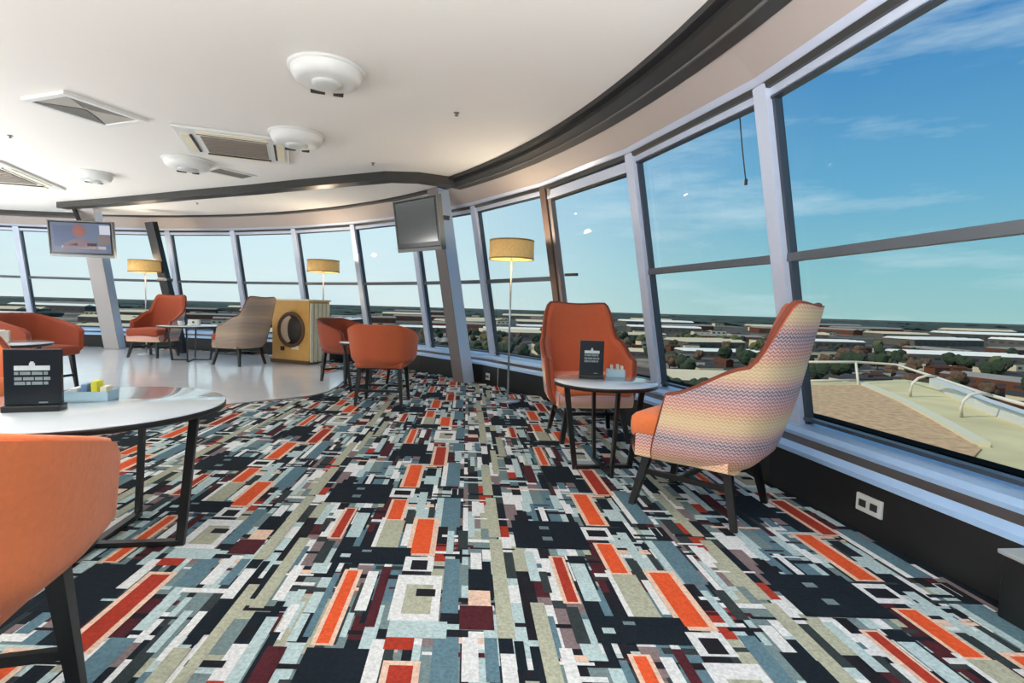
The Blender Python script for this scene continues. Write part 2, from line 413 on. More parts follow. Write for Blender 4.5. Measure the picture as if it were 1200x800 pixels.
# ---- windows
def pane(mb, k, h0, h1, t=.006, inset=.03):
    A0, A1 = slant(PH0+DPH*k, h0), slant(PH0+DPH*(k+1), h0)
    B0, B1 = slant(PH0+DPH*k, h1), slant(PH0+DPH*(k+1), h1)
    mb.quad([A0, A1, B1, B0])
def frame_bar(mb, k, h, w, d, off=-.03):
    a = slant(PH0+DPH*k, h, off); b = slant(PH0+DPH*(k+1), h, off)
    mb.bar(a, b, d, w)
num = 0
for k in range(K0, K1):
    num += 1
    where = ('beyond the left edge' if k < 0 else 'right of the near armchair' if k == 10 else 'behind the zigzag armchair' if k == 9 else 'without a transom, behind the orange armchair' if k == 8 else
             'behind the largest lampshade' if k == 7 else 'behind the front column' if k == 6 else 'left of the front column' if k == 5 else 'behind the middle lampshade' if k == 4 else 'above the wooden cabinet' if k == 3 else
             'above the far brown armchair' if k == 2 else 'behind the leftmost lampshade' if k == 1 else 'behind the switched-on television' if k == 0 else 'past the right edge of the view')
    root = tag(empty('window_%d' % num, pol(PH0+DPH*(k+.5), R_SILL, H_SILL)), 'inward-leaning window bay ' + where, 'window', kind='structure')
    inv = Matrix.Translation(-root.location)
    def part(mbb, name, m):
        o = mbb.build(name, m, root); o.data.transform(inv); return o
    door = (k == 8)
    if door:
        mb = MB(); pane(mb, k, H_SILL, H_TOP-.06); part(mb, 'pane', M_GLASS)
        mb = MB(); frame_bar(mb, k, H_TOP-.03, .09, .06); part(mb, 'head_frame', M_ALU)
        mb = MB(); frame_bar(mb, k, H_TOP-.085, .02, .05); part(mb, 'gasket', M_DARK)
        mb = MB(); a = slant(PH0+DPH*(k+.13), 1.43, -.05); b = slant(PH0+DPH*(k+.27), 1.425, -.05); mb.bar(a, b, .03, .03); part(mb, 'handle', M_DARK)
    else:
        mb = MB(); pane(mb, k, H_SILL, H_MID); part(mb, 'pane', M_GLASS)
        mb = MB(); pane(mb, k, H_MID, H_TOP); part(mb, 'pane', M_GLASS)
        mb = MB(); frame_bar(mb, k, H_MID, .05, .05); part(mb, 'transom', M_TRANS)
        mb = MB(); frame_bar(mb, k, H_TOP+.01, .05, .06); part(mb, 'head_frame', M_ALU)
        mb = MB(); frame_bar(mb, k, H_TOP-.02, .015, .05); part(mb, 'gasket', M_ALUD)
    mb = MB(); frame_bar(mb, k, H_SILL+.005, .02, .05); part(mb, 'bottom_gasket', M_ALUD)
    # mullion at the left end of the bay
    phi = PH0+DPH*k
    tang = Vector((cos(phi), -sin(phi), 0)); rad = Vector((sin(phi), cos(phi), 0))
    def post(w, d, off, sh, m, name):
        mbb = MB(); a = slant(phi, H_SILL-.05, off) + tang*sh; b = slant(phi, H_TOP+.06, off) + tang*sh
        q = lambda c: [c + tang*i*w/2 + rad*j*d/2 for i, j in ((-1,-1), (1,-1), (1,1), (-1,1))]
        mbb.hexa(q(a), q(b)); return part(mbb, name, m)
    post(.105, .09, -.045, 0, M_BROWN if door else M_ALU, 'mullion')
    post(.024, .05, -.025, -.064, M_DARK if door else M_ALUD, 'gasket')
    post(.024, .05, -.025, .064, M_DARK if door else M_ALUD, 'gasket')
    if door: post(.05, .06, -.04, .09, M_COLD, 'door_stile')

# riser joints and outlets
for i, (x, y0, y1) in enumerate(((589.5, 428, 452), (608, 431, 457))):
    p = atz(x, y1, 0); ph = phi_of(p.x, p.y)
    q = pol(ph, R_BASE*cos(DPH*.25)-.004)
    mb = MB(); mb.box((q.x, q.y, .125), (.022, .022, .25), -ph)
    tag(mb.build('trim_%d' % (12+i), M_CHROME), ('left' if i == 0 else 'right') + ' upright metal joint strip on the riser by the orange armchair', 'trim', kind='structure')
def ring_at(phi, R):
    k = math.floor((phi-PH0)/DPH); a, b = PH0+DPH*k, PH0+DPH*(k+1)
    mid = (a+b)/2
    return R*cos(DPH/2)/cos(phi-mid), mid
def outlet(px, py, label, w, h):
    p = aty(px, py, 1)
    d = ray(px, py); best = None
    for i in range(4000):
        t = 1 + i*.003; q = Vector((0, 0, EYE)) + d*t
        ph = phi_of(q.x, q.y)
        if hypot(q.x-CX, q.y-CY) >= ring_at(ph, R_BASE)[0]: best = (q, ph); break
    q, ph = best; mid = ring_at(ph, R_BASE)[1]
    root = tag(empty('wall_outlet', (q.x - .006*sin(mid), q.y - .006*cos(mid), q.z), -mid), label, 'socket', 'riser outlets')
    mb = MB(); mb.box((0, 0, 0), (w, .014, h), bevel=.004); mb.build('plate', M_OUTLET, root)
    for s in (-1, 1):
        mb = MB(); mb.box((s*w*.22, -.009, 0), (w*.26, .006, h*.4), bevel=.001); mb.build('socket', M_SLOT, root)
outlet(1020, 592, 'white double socket plate on the black riser right of the zigzag armchair', .15, .085)
outlet(572, 441, 'small white socket plate on the riser just right of the front column', .09, .09)

mb = MB(); q = [slant(PH0+DPH*9.84, h, -.03-.02*sin((h-1.5)*3)) for h in (2.30, 2.2, 2.1, 2.0, 1.9)]
mb.tube(q, .004, 6); mb.box(q[-1], (.016, .016, .04), bevel=.004)
tag(mb.build('blind_cord', M_DARK), 'thin dark blind cord hanging inside the window above the zigzag armchair', 'cord')
# columns
def column(name, base, top, w, d, rz, label, m_side=None):
    root = tag(empty(name, base), label, 'column', kind='structure')
    base, top = Vector(base), Vector(top)
    X = Vector((cos(rz), sin(rz), 0)); Y = Vector((-sin(rz), cos(rz), 0))
    t = top - base
    q = lambda c, x0, x1: [c + X*x0 + Y*-d/2, c + X*x1 + Y*-d/2, c + X*x1 + Y*d/2, c + X*x0 + Y*d/2]
    z = Vector((0, 0, 0))
    mb = MB(); mb.hexa(q(z, -w/2, w/2), q(t, -w/2, w/2)); mb.build('shaft', M_COLL, root)
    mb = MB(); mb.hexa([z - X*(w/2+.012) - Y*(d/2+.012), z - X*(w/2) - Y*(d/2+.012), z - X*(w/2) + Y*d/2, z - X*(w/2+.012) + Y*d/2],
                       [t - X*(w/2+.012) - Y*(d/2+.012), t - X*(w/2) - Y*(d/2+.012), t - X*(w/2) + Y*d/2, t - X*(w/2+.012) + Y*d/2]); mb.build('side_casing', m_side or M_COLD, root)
    return root
cb = atz(541, 449); ct = atz(507, 219, 2.6)
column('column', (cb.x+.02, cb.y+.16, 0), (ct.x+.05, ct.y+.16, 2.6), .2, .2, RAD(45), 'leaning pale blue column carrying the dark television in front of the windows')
cb = atz(131, 409.5); ct = atz(98, 244, 2.6)
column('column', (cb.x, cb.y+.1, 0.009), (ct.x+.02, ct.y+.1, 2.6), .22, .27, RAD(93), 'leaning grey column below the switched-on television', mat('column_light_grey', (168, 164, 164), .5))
# dark brace
a = aty(177, 270, 9.75); b = aty(214, 404, 10.15)
a = Vector((a.x, a.y, 2.38)) if False else a
root = tag(empty('brace', (b.x, b.y, 0)), 'black sloping steel brace behind the leftmost lampshade', 'brace', kind='structure')
mb = MB(); mb.bar(Vector((0, 0, 0)), Vector((a.x-b.x, a.y-b.y, 2.42)), .145, .14, up=(0, 1, 0)); mb.build('strut', mat('brace_black', (12, 16, 22), .5), root)
mb = MB(); mb.box(Vector((a.x-b.x, a.y-b.y, 2.42))*.575, (.19, .18, .05), bevel=.008); mb.build('splice_plate', M_TVS, root)

# ------------------------------------------------------------------ armchairs
def catmull(P, n):
    out = []
    for i in range(n+1):
        t = i/n*(len(P)-1); k = min(int(t), len(P)-2); f = t-k
        p0, p1, p2, p3 = P[max(k-1, 0)], P[k], P[k+1], P[min(k+2, len(P)-1)]
        out.append(tuple(.5*((2*b) + (-a+c)*f + (2*a-5*b+4*c-d)*f*f + (-a+3*b-3*c+d)*f**3) for a, b, c, d in zip(p0, p1, p2, p3)))
    return out
def sstep(a, b, x):
    t = min(1, max(0, (x-a)/(b-a))); return t*t*(3-2*t)
def make_shell(root, plan, hb, topf, flare, lean, thick, m_out, m_in, m_pipe, names=('outer_shell', 'inner_lining', 'piping'), hin=None, round_bottom=.05, pipe=.016):
    NU, NV = 56, 12
    C = catmull(plan, NU)
    L = [0]
    for a, b in zip(C, C[1:]): L.append(L[-1] + hypot(b[0]-a[0], b[1]-a[1]))
    tot = L[-1]
    nor = []
    for i in range(NU+1):
        a, b = C[max(i-1, 0)], C[min(i+1, NU)]
        tx, ty = b[0]-a[0], b[1]-a[1]; l = hypot(tx, ty); nor.append((-ty/l, tx/l))
    # make normals point inward (towards +y of chair / centre)
    sgn = 1 if (nor[NU//2][1] > 0) else -1
    nor = [(x*sgn, y*sgn) for x, y in nor]
    def a_of(i): return abs(L[i]/tot*2 - 1)
    def P(i, h, inn=0.0):
        k = 1 + flare*(h-hb)
        x, y = C[i]; nx, ny = nor[i]
        cur = round_bottom*(1 - min(1, (h-hb)/.10))**2
        x, y = x + nx*(inn+cur), y + ny*(inn+cur)
        return Vector((x*k, y*(1+flare*.3*(h-hb)) - lean*(min(h-hb, .36)+.62*max(0, h-hb-.36)), h))
    tops = [topf(a_of(i)) for i in range(NU+1)]
    hin = hin if hin is not None else hb
    o = MB(); o.grid(lambda u, v: P(round(u*NU), hb + (tops[round(u*NU)]-hb)*v), NU, NV, uvf=lambda u, v: (L[round(u*NU)], hb + (tops[round(u*NU)]-hb)*v))
    # underside strip back to the lining
    o.grid(lambda u, v: P(round(u*NU), hb, thick*v), NU, 1, uvf=lambda u, v: (L[round(u*NU)], hb))
    o.build(names[0], m_out, root)
    li = MB(); li.grid(lambda u, v: P(round(u*NU), hb + (tops[round(u*NU)]-hb)*v, thick), NU, NV)
    li.grid(lambda u, v: P(round(u*NU), tops[round(u*NU)], thick*v), NU, 1)
    for e in (0, NU): li.grid(lambda u, v: P(e, hb + (tops[e]-hb)*v, thick*u), 1, NV)
    bmesh.ops.remove_doubles(li.bm, verts=li.bm.verts, dist=1e-4)
    li.build(names[1], m_in, root)
    pts = [P(0, hb+(tops[0]-hb)*v/8, thick*.35) for v in range(8)] + [P(i, tops[i], thick*.35) for i in range(NU+1)] + [P(NU, hb+(tops[NU]-hb)*v/8, thick*.35) for v in range(7, -1, -1)]
    pi_ = MB(); pi_.tube(pts, pipe, 8); pi_.build(names[2], m_pipe, root)
def cushion(root, name, x0, x1, y0, y1, z0, z1, m, bev=.05, crown=.02):
    mb = MB(); mb.box(((x0+x1)/2, (y0+y1)/2, (z0+z1)/2), (x1-x0, y1-y0, z1-z0), bevel=bev)
    bmesh.ops.subdivide_edges(mb.bm, edges=[e for e in mb.bm.edges if e.calc_length() > .15], cuts=3, use_grid_fill=True)
    for v in mb.bm.verts:
        if v.co.z > (z0+z1)/2:
            a = 1 - ((v.co.x-(x0+x1)/2)/((x1-x0)/2))**2; b = 1 - ((v.co.y-(y0+y1)/2)/((y1-y0)/2))**2
            v.co.z += crown*max(0, a)*max(0, b)
    for f in mb.bm.faces: f.smooth = True
    return mb.build(name, m, root)

WING = [(-.36, .13), (-.355, .0), (-.335, -.14), (-.28, -.27), (-.16, -.335), (0, -.35), (.16, -.335), (.28, -.27), (.335, -.14), (.355, .0), (.36, .13)]
def wing_top(a):
    return .64 + (.80-.64)*sstep(1.0, .50, a)*1.0 + (1.105-.80)*sstep(.53, .31, a) - .012*sstep(.3, 0, a)
def wing_chair(loc, face, label, m_out, m_in=M_ORANGE, m_seat=M_ORANGE, legpale=False, name='armchair', group=None):
    root = tag(empty(name, loc, face_rz(*face)), label, 'armchair', group)
    make_shell(root, WING, .285, wing_top, .24, .27, .068, m_out, m_in, M_PIPING)
    cushion(root, 'seat_cushion', -.295, .295, -.30, .285, .37, .51, m_seat, .055)
    # fabric front rail with a rounded nose, UV mapped for the weave
    mb = MB()
    mb.grid(lambda u, v: Vector((-.298 + .596*u, -.2 + (.43 + .05*sin(pi*u)*.5)*sstep(0, 1, v) if False else (.235 + .03*sin(pi*u) + .02*sin(pi*v)), .285 + .12*v)), 16, 6, uvf=lambda u, v: (u*.6, .285+.12*v))
    for sx in (0, 1):
        mb.grid(lambda u, v: Vector((-.298 + .596*sx, -.25 + (.485)*u, .285 + .12*v)), 6, 2, uvf=lambda u, v: (u*.5, .285+.12*v))
    mb.grid(lambda u, v: Vector((-.298 + .596*u, -.28 + (.515 + .03*sin(pi*u))*v, .285)), 16, 4, uvf=lambda u, v: (u*.6, .285))
    mb.build('front_rail', m_out, root)
    for sx in (-1, 1):
        for sy, y0 in ((1, .19), (-1, -.22)):
            mb = MB(); mb.bar((sx*.215, y0, .30), (sx*.268, y0 + sy*.065, .0), .044, .044, up=(0, 1, 0), w2=.03, d2=.03); mb.build('leg', M_LEG, root)
    for sx in (-1, 1):
        mb = MB(); mb.bar((sx*.232, -.235, .19), (sx*.232, .212, .19), .02, .028); mb.build('stretcher', M_LEG, root)
    mb = MB(); mb.bar((-.232, 0, .19), (.232, 0, .19), .02, .028); mb.build('stretcher', M_LEG, root)
    return root
FR = Vector((-.735, .678, 0))
wing_chair((1.045, 2.88, 0), (-.77, .638), 'high-backed armchair covered in pastel zigzag weave, standing nearest the right-hand windows', M_ZIG, m_in=M_TERRA)  # darker lining colour stands in for the shade inside the chair back
wing_chair((.645, 4.36, 0), (.12, -1), 'high-backed orange armchair facing the viewer behind the small round table', M_ZIG, m_in=M_TERRA)
wing_chair((-6.36, 9.38, 0), (-.06, -1), 'high-backed rust armchair far off, left of the far round table', M_ZIG, m_in=M_RUST, m_seat=M_RUST)
wing_chair((-4.45, 8.62, 0), (-.93, .3), 'brown-backed armchair seen from the side next to the wooden cabinet', M_ZIGD, m_in=M_RUST, m_seat=M_RUST)
wing_chair((-3.55, 3.25, 0), (.85, -.45), 'orange armchair cut off by the left edge, beyond the near table', M_ZIG, m_in=M_ORANGE)

TUB = [(-.30, .25), (-.315, .08), (-.30, -.1), (-.22, -.235), (-.10, -.28), (0, -.288), (.10, -.28), (.22, -.235), (.30, -.1), (.315, .08), (.30, .25)]
def tub_top(a): return .833 - .15*max(0, (a-.25)/.75) - .03*sstep(.93, 1, a)
def tub_chair(loc, face, label, m=M_ORANGE, m_in=M_ORANGE, big=1.0):
    root = tag(empty('tub_chair', loc, face_rz(*face)), label, 'armchair')
    make_shell(root, TUB, .40, tub_top, .38, .12, .055, m, m_in, m, ('outer_shell', 'inner_lining', 'top_edge'), round_bottom=.09, pipe=.012)
    cushion(root, 'seat_cushion', -.25, .25, -.22, .27, .39, .49, m_in, .04)
    mb = MB(); mb.box((0, 0, .395), (.44, .40, .03), bevel=.01); mb.build('seat_frame', M_LEG, root)
    for sx in (-1, 1):
        for sy in (-1, 1):
            mb = MB(); mb.bar((sx*.205, sy*.185, .395), (sx*.235, sy*.215, 0), .042, .042, up=(0, 1, 0), w2=.028, d2=.028); mb.build('leg', M_LEG, root)
    for sy in (-1, 1):
        mb = MB(); mb.bar((-.222, sy*.2, .16), (.222, sy*.2, .16), .02, .026); mb.build('stretcher', M_LEG, root)
    mb = MB(); mb.bar((0, -.2, .16), (0, .2, .16), .02, .026); mb.build('stretcher', M_LEG, root)
    return root
tub_chair((-1.24, 1.02, 0), (-.28, .96), 'orange tub chair seen from behind, cut off by the bottom left corner')
tub_chair((-1.355, 5.6, 0), (-.02, 1), 'orange tub chair with its back to the viewer, left of the front column', M_TERRA, M_TERRA)
tub_chair((-2.22, 7.12, 0), (.75, -.4), 'rust tub chair half hidden behind the other tub chair, next to the wooden cabinet', M_RUST, M_RUST)
tub_chair((-5.15, 5.75, 0), (1, -.12), 'rust tub chair at the far left, behind the large black menu stand', M_RUST, M_RUST)

# ------------------------------------------------------------------ tables
def round_table(loc, R, h, spread, foot, label, rz=0.0, m_top=M_TOPW, arms=True):
    root = tag(empty('round_table', loc, rz), label, 'table')
    mb = MB(); mb.lathe([(0, h), (R-.004, h), (R, h-.004), (R, h-.006)], n=64); mb.build('table_top', m_top, root)
    mb = MB(); mb.lathe([(R, h-.006), (R+.002, h-.010), (R, h-.028), (R-.02, h-.032), (0, h-.032)], n=64); mb.build('edge_band', M_EDGE, root)
    for k in range(4):
        c, s_ = cos(k*pi/2), sin(k*pi/2)
        mb = MB(); mb.bar((c*spread, s_*spread, h-.03), (c*foot, s_*foot, 0.0), .034, .02, up=(-s_, c, 0), w2=.034, d2=.02); mb.build('leg', M_LEG, root)
        mb = MB(); mb.bar((0, 0, .018), (c*foot, s_*foot, .018), .034, .02); mb.build('floor_bar', M_LEG, root)
    return root
T1 = Vector((-1.72, 2.15, 0)); T2 = Vector((.62, 3.46, 0)); TH1, TH2 = .607, .59
round_table(T1, .49, TH1, .40, .335, 'large round table with pale glossy top in the left foreground', RAD(8))
round_table(T2, .335, TH2, .26, .185, 'small round table with dark bar legs between the two armchairs on the right', RAD(8))
T3 = Vector((-5.45, 9.0, 0)); round_table(T3, .5, .6, .36, .28, 'far round table in front of the rust high-backed armchair', RAD(20))
T4 = Vector((-1.70, 6.30, 0)); round_table(T4, .34, .6, .28, .2, 'round table almost hidden behind the middle tub chairs', RAD(10))
T5 = Vector((-4.75, 4.85, 0)); round_table(T5, .42, .6, .32, .24, 'round table at far left in front of the rust tub chair', RAD(30))

def menu(loc, rz, w, h, label):
    root = tag(empty('menu_stand', loc, rz), label, 'menu')
    mb = MB(); mb.box((0, 0, .012), (w*1.02, .07, .024), bevel=.004); mb.build('base', M_BLACK, root)
    mb = MB(); mb.box((0, 0, .024+(h-.024)/2), (w, .022, h-.024), bevel=.003); mb.build('board', mat('menu_board', (16, 20, 28), .3), root)
    y = -.0125
    mb = MB()
    mb.box((0, y, h*.70), (w*.62, .002, h*.075))
    mb.box((-.0, y, h*.755), (w*.10, .002, h*.05)); mb.box((0, y, h*.79), (w*.06, .002, h*.03))
    mb.build('heading', M_PAPER, root)
    R_ = random.Random(3); mb = MB()
    for row, z in enumerate((.615, .53, .455)):
        x = -w*.31
        while x < w*.29:
            l = R_.choice((.02, .035, .05))*w/.19*.7; l = min(l, w*.31-x)
            mb.box((x+l/2, y, h*z), (l, .002, h*.05)); x += l + w*.022
    mb.build('text_lines', M_PAPERG, root)
    mb = MB(); mb.box((w*.18, y, h*.14), (w*.16, .002, h*.022)); mb.build('small_print', M_PAPERG, root)
    return root
p = atz(41, 481, TH1)
menu((p.x, p.y, TH1), RAD(20), .176, .236, 'large black menu stand with pale lettering on the left foreground table')
p = atz(692.5, 443, TH2)
menu((p.x, p.y, TH2), RAD(-4), .16, .255, 'small black menu stand on the little table by the orange armchair')

def tray(loc, rz, w, d, h, label, items, wall=M_BLUEP):
    root = tag(empty('sachet_tray', loc, rz), label, 'tray')
    mb = MB()
    t = .005
    mb.box((0, 0, t/2), (w, d, t)); mb.box((0, -d/2+t/2, h/2), (w, t, h)); mb.box((0, d/2-t/2, h/2), (w, t, h))
    mb.box((-w/2+t/2, 0, h/2), (t, d, h)); mb.box((w/2-t/2, 0, h/2), (t, d, h))
    mb.build('tray', wall, root)
    for (x, m, hh, cat, lab) in items:
        q = root.matrix_basis @ Vector((x*w, 0, 0))
        mb = MB(); mb.box((0, 0, hh/2), (w*.14, d*.6, hh), bevel=.004)
        o = mb.build('sachet', m); o.location = (loc[0] + cos(rz)*x*w, loc[1] + sin(rz)*x*w, loc[2]+t+.0005); o.rotation_euler = (0, 0, rz)
        tag(o, lab, 'sachet')
    return root
p = atz(107, 468.5, TH1)
tray((p.x, p.y, TH1), RAD(15), .165, .10, .042, 'pale blue sachet tray beside the large menu stand', [
    (-.30, M_WHITE, .05, 's', 'white sachet in the pale blue tray beside the large menu stand'),
    (-.08, M_BLUE, .066, 's', 'blue sachet in the pale blue tray beside the large menu stand'),
    (.14, M_YEL, .078, 's', 'yellow sachet in the pale blue tray beside the large menu stand'),
    (.34, M_CREAM, .055, 's', 'cream sachet in the pale blue tray beside the large menu stand')])
p = atz(722, 441.5, TH2)
tray((p.x, p.y+.03, TH2), RAD(-5), .125, .09, .05, 'sachet tray on the little table right of the small menu stand', [
    (-.22, M_PAPER, .075, 's', 'pale grey sachet in the tray on the little table'),
    (.1, M_WHITE, .08, 's', 'white sachet in the tray on the little table'),
    (.34, M_CREAM, .07, 's', 'cream sachet in the tray on the little table')])
# crockery on the far tables
def cup(loc, label):
    root = tag(empty('cup', loc), label, 'cup')
    mb = MB(); mb.lathe([(0, .004), (.03, .004), (.034, .01), (.046, .075), (.043, .075), (.031, .012), (0, .012)], n=20); mb.build('bowl', M_WHITE, root)
    mb = MB(); mb.tube([(.04, 0, .06), (.065, 0, .058), (.072, 0, .04), (.06, 0, .024), (.038, 0, .026)], .005, 6); mb.build('handle', M_WHITE, root)
cup((T3.x-.12, T3.y-.1, .6), 'white cup on the far round table by the rust high-backed armchair')
root = tag(empty('caddy', (T3.x+.08, T3.y-.05, .6), .3), 'white box caddy with a dark dot on the far round table', 'caddy')
mb = MB(); mb.box((0, 0, .05), (.16, .12, .1), bevel=.008); mb.build('body', M_WHITE, root)
mb = MB(); mb.box((0, -.062, .06), (.03, .006, .03)); mb.build('dot', M_SLOT, root)
p = atz(20, 403, .6)
root = tag(empty('napkin_box', (T5.x+.05, T5.y-.02, .6), RAD(40)), 'pale grey napkin box on the far left table above the large menu stand', 'box')
mb = MB(); mb.box((0, 0, .055), (.17, .13, .11), bevel=.008); mb.build('body', mat('napkin_grey', (206, 200, 192), .6), root)
mb = MB(); mb.box((0, 0, .112), (.11, .05, .012), bevel=.003); mb.build('napkin', M_WHITE, root)

# ------------------------------------------------------------------ wooden cabinet
c0 = atz(319, 424); c1 = atz(362, 428)
d = (c1-c0); w = d.length; rz = atan2(d.y, d.x); mid = (c0+c1)/2
root = tag(empty('display_cabinet', (mid.x, mid.y, .008), rz), 'amber wooden display cabinet with a round dark recess in its front', 'cabinet')
HC = 1.06; dep = .46
mb = MB(); mb.box((0, dep/2, HC/2), (w, dep, HC), bevel=.008); mb.build('carcass', M_WOOD, root)
mb = MB(); mb.box((0, dep/2, HC+.012), (w+.04, dep+.04, .03), bevel=.006); mb.build('top_board', M_WOODP, root)
mb = MB(); mb.box((0, dep/2-.02, .03), (w+.02, dep+.02, .06), bevel=.004); mb.build('plinth', M_BRONZE, root)
sm = MB()
for i in range(5): sm.box((w/2+.010, .05+dep*.8*i/4, HC/2), (.02, .066, HC-.08), bevel=.004)
sm.build('slatted_side', M_WOODP, root)
rot = Matrix.Translation((.02, -.004, .60)) @ Matrix.Rotation(pi/2, 4, 'X')
mb = MB(); mb.lathe([(.30, 0), (.30, .03), (.27, .04), (.245, .02), (.24, 0)], n=40); rg = mb.build('recess_ring', M_BRONZE, root); rg.data.transform(Matrix.Translation((.03, 0, .57)) @ Matrix.Rotation(pi/2, 4, 'X'))
mb = MB(); mb.lathe([(0, .006), (.24, .004), (.24, 0)], n=40); dk = mb.build('recess_back', mat('recess_dark', (58, 50, 44), .6, var=.3, scale=14), root); dk.data.transform(Matrix.Translation((.03, 0, .57)) @ Matrix.Rotation(pi/2, 4, 'X'))
mb = MB()
pts = [(.235*cos(a), .235*sin(a)) for a in rng(pi*.55, pi*1.4, 16)]; inn = [(.235*cos(a)*.45+.02, .2*sin(a)) for a in rng(pi*1.4, pi*.55, 16)]
mb.prism(pts+inn, .006, .014); cr = mb.build('pale_crescent', mat('pale_crescent_paint', (202, 180, 160), .6), root); cr.data.transform(Matrix.Translation((.03, 0, .57)) @ Matrix.Rotation(pi/2, 4, 'X'))
mb = MB(); mb.box((-.17, -.012, .245), (.07, .024, .07), bevel=.006); mb.build('knob', M_SLOT, root)
mb = MB(); mb.box((.12, -.006, .27), (.16, .012, .06), bevel=.002); mb.build('label_plate', M_CREAM, root)

# ------------------------------------------------------------------ floor lamps
def floor_lamp(x, y, z0, h_bot, h_top, R, label):
    root = tag(empty('floor_lamp', (x, y, z0)), label, 'floor lamp')
    mb = MB(); mb.lathe([(0, 0), (.14, 0), (.14, .012), (.03, .022), (0, .022)], n=32); mb.build('base', M_CHROME, root)
    mb = MB(); mb.tube([(0, 0, .02), (0, 0, h_bot+.06)], .011, 10); mb.build('pole', M_CHROME, root)
    mb = MB(); mb.lathe([(R, h_bot), (R, h_top), (R-.006, h_top), (R-.006, h_bot), (R, h_bot)], n=40); sh = mb.build('lamp_shade', M_SHADE, root)
    for hh in (h_bot, h_top):
        mb = MB(); mb.lathe([(R+.003, hh-.008), (R+.003, hh+.008), (R-.008, hh+.008), (R-.008, hh-.008), (R+.003, hh-.008)], n=40); mb.build('shade_hoop', M_SHADED, root)
    mb = MB()
    for k in range(3): mb.bar((0, 0, h_bot+.05), (R*cos(k*2.1), R*sin(k*2.1), h_bot+.02), .006)
    mb.build('shade_spokes', M_CHROME, root)
    mb = MB(); mb.lathe([(0, h_bot+.05), (.02, h_bot+.06), (.035, h_bot+.10), (.02, h_bot+.13), (0, h_bot+.135)], n=16); mb.build('bulb', mat('lit_bulb', (255, 226, 180), .4, emit=6.0), root)
    l = bpy.data.lights.new('lamp_light', 'POINT'); l.energy = LAMP_W; l.color = (1, .86, .66); l.shadow_soft_size = .05
    lo = bpy.data.objects.new('lamp_light', l); COL.objects.link(lo); lo.parent = root; lo.location = (0, 0, h_top-.02)
    return root
LAMP_W = 26
for (px, y0, y1, Y, R, lab) in ((600, 283, 304, 5.9, .245, 'floor lamp with a wide amber drum shade behind the orange armchair'), (379, 306, 319, 9.1, .262, 'floor lamp with an amber drum shade behind the wooden cabinet'), (170, 306, 319, 9.75, .262, 'floor lamp with an amber drum shade behind the far rust armchair')):
    a, b = aty(px, y0, Y), aty(px, y1, Y)
    floor_lamp(a.x, a.y, 0.008 if Y > 9 else .004, b.z, a.z, R, lab)

# ------------------------------------------------------------------ televisions
def tv_base(loc, rz, w, h, label, tilt, mount_to):
    root = tag(empty('television', loc, rz), label, 'television')
    T = Matrix.Rotation(tilt, 4, 'X')
    def pt(mb, name, m):
        o = mb.build(name, m, root); o.data.transform(T); return o
    mb = MB(); mb.box((0, .03, 0), (w, .06, h), bevel=.008); pt(mb, 'casing', M_TV)
    mb = MB(); f = .018
    for x, y, ww, hh in ((0, h/2+f/2, w+2*f, f), (0, -h/2-f*1.2, w+2*f, f*2.4), (-w/2-f/2, 0, f, h), (w/2+f/2, 0, f, h)):
        mb.box((x, .03, y), (ww, .07, hh), bevel=.004)
    pt(mb, 'bezel', M_TVS)
    mb = MB(); mb.bar((0, .09, h*.2), mount_to, .05, .05, up=(0, 1, 0)); mb.box((0, .08, .0), (.24, .05, .2), bevel=.01); mb.build('mount', M_BLACK, root)
    return root, pt
# switched-on set
w1, h1, Y1 = .99, .56, 9.25
c = aty(95, 279, Y1)
root, pt = tv_base(c, RAD(8), w1, h1, 'switched-on television with a newsreader, hung from the ceiling at far left', RAD(6), (-.30, .32, 2.6-c.z))
e = .006
def scr(n, rgb):
    m = mat(n, (8, 8, 8), .35, emit=.7); m.node_tree.nodes['Principled BSDF'].inputs['Emission Color'].default_value = lin(rgb); return m
mb = MB(); mb.box((0, -.003, .005), (w1*.94, e, h1*.90)); pt(mb, 'screen', scr('screen_blue', (84, 104, 140)))
scrn = root.children[-1]
mb = MB(); mb.box((-.24, -.0075, .03), (w1*.36, .003, h1*.62)); pt(mb, 'screen_backdrop', scr('screen_deep_blue', (62, 86, 134)))
mb = MB(); mb.box((w1*.39, -.0075, h1*.27), (w1*.17, .003, h1*.28)); pt(mb, 'screen_inset', scr('screen_white', (220, 226, 240)))
mb = MB(); mb.lathe([(0, .003), (.10, .003), (.10, 0), (0, 0)], n=24, smooth=False); hd = mb.build('screen_face', scr('screen_face', (150, 72, 64)), root); hd.data.transform(T_ := Matrix.Rotation(RAD(6), 4, 'X') @ Matrix.Translation((-.02, -.009, .12)) @ Matrix.Rotation(pi/2, 4, 'X') @ Matrix.Diagonal((1, 1.15, 1, 1)))
mb = MB(); mb.prism([(-.30, -.2), (.28, -.2), (.25, -.1), (.1, -.02), (-.12, -.02), (-.27, -.1)], 0, .003); bd = mb.build('screen_shoulders', scr('screen_suit', (120, 92, 110)), root); bd.data.transform(Matrix.Rotation(RAD(6), 4, 'X') @ Matrix.Translation((0, -.008, 0)) @ Matrix.Rotation(pi/2, 4, 'X'))
mb = MB(); mb.box((.04, -.0095, -.155), (w1*.70, .003, .05)); pt(mb, 'screen_banner', scr('screen_banner', (196, 186, 188)))
mb = MB()
for x in (-.13, .17): mb.box((x, -.0095, -.105), (.15, .003, .045))
pt(mb, 'screen_lapel', M_TV)
mb = MB(); mb.box((w1*.37, -.008, -.02), (w1*.2, .003, h1*.26)); pt(mb, 'screen_panel', scr('screen_mauve', (120, 104, 104)))
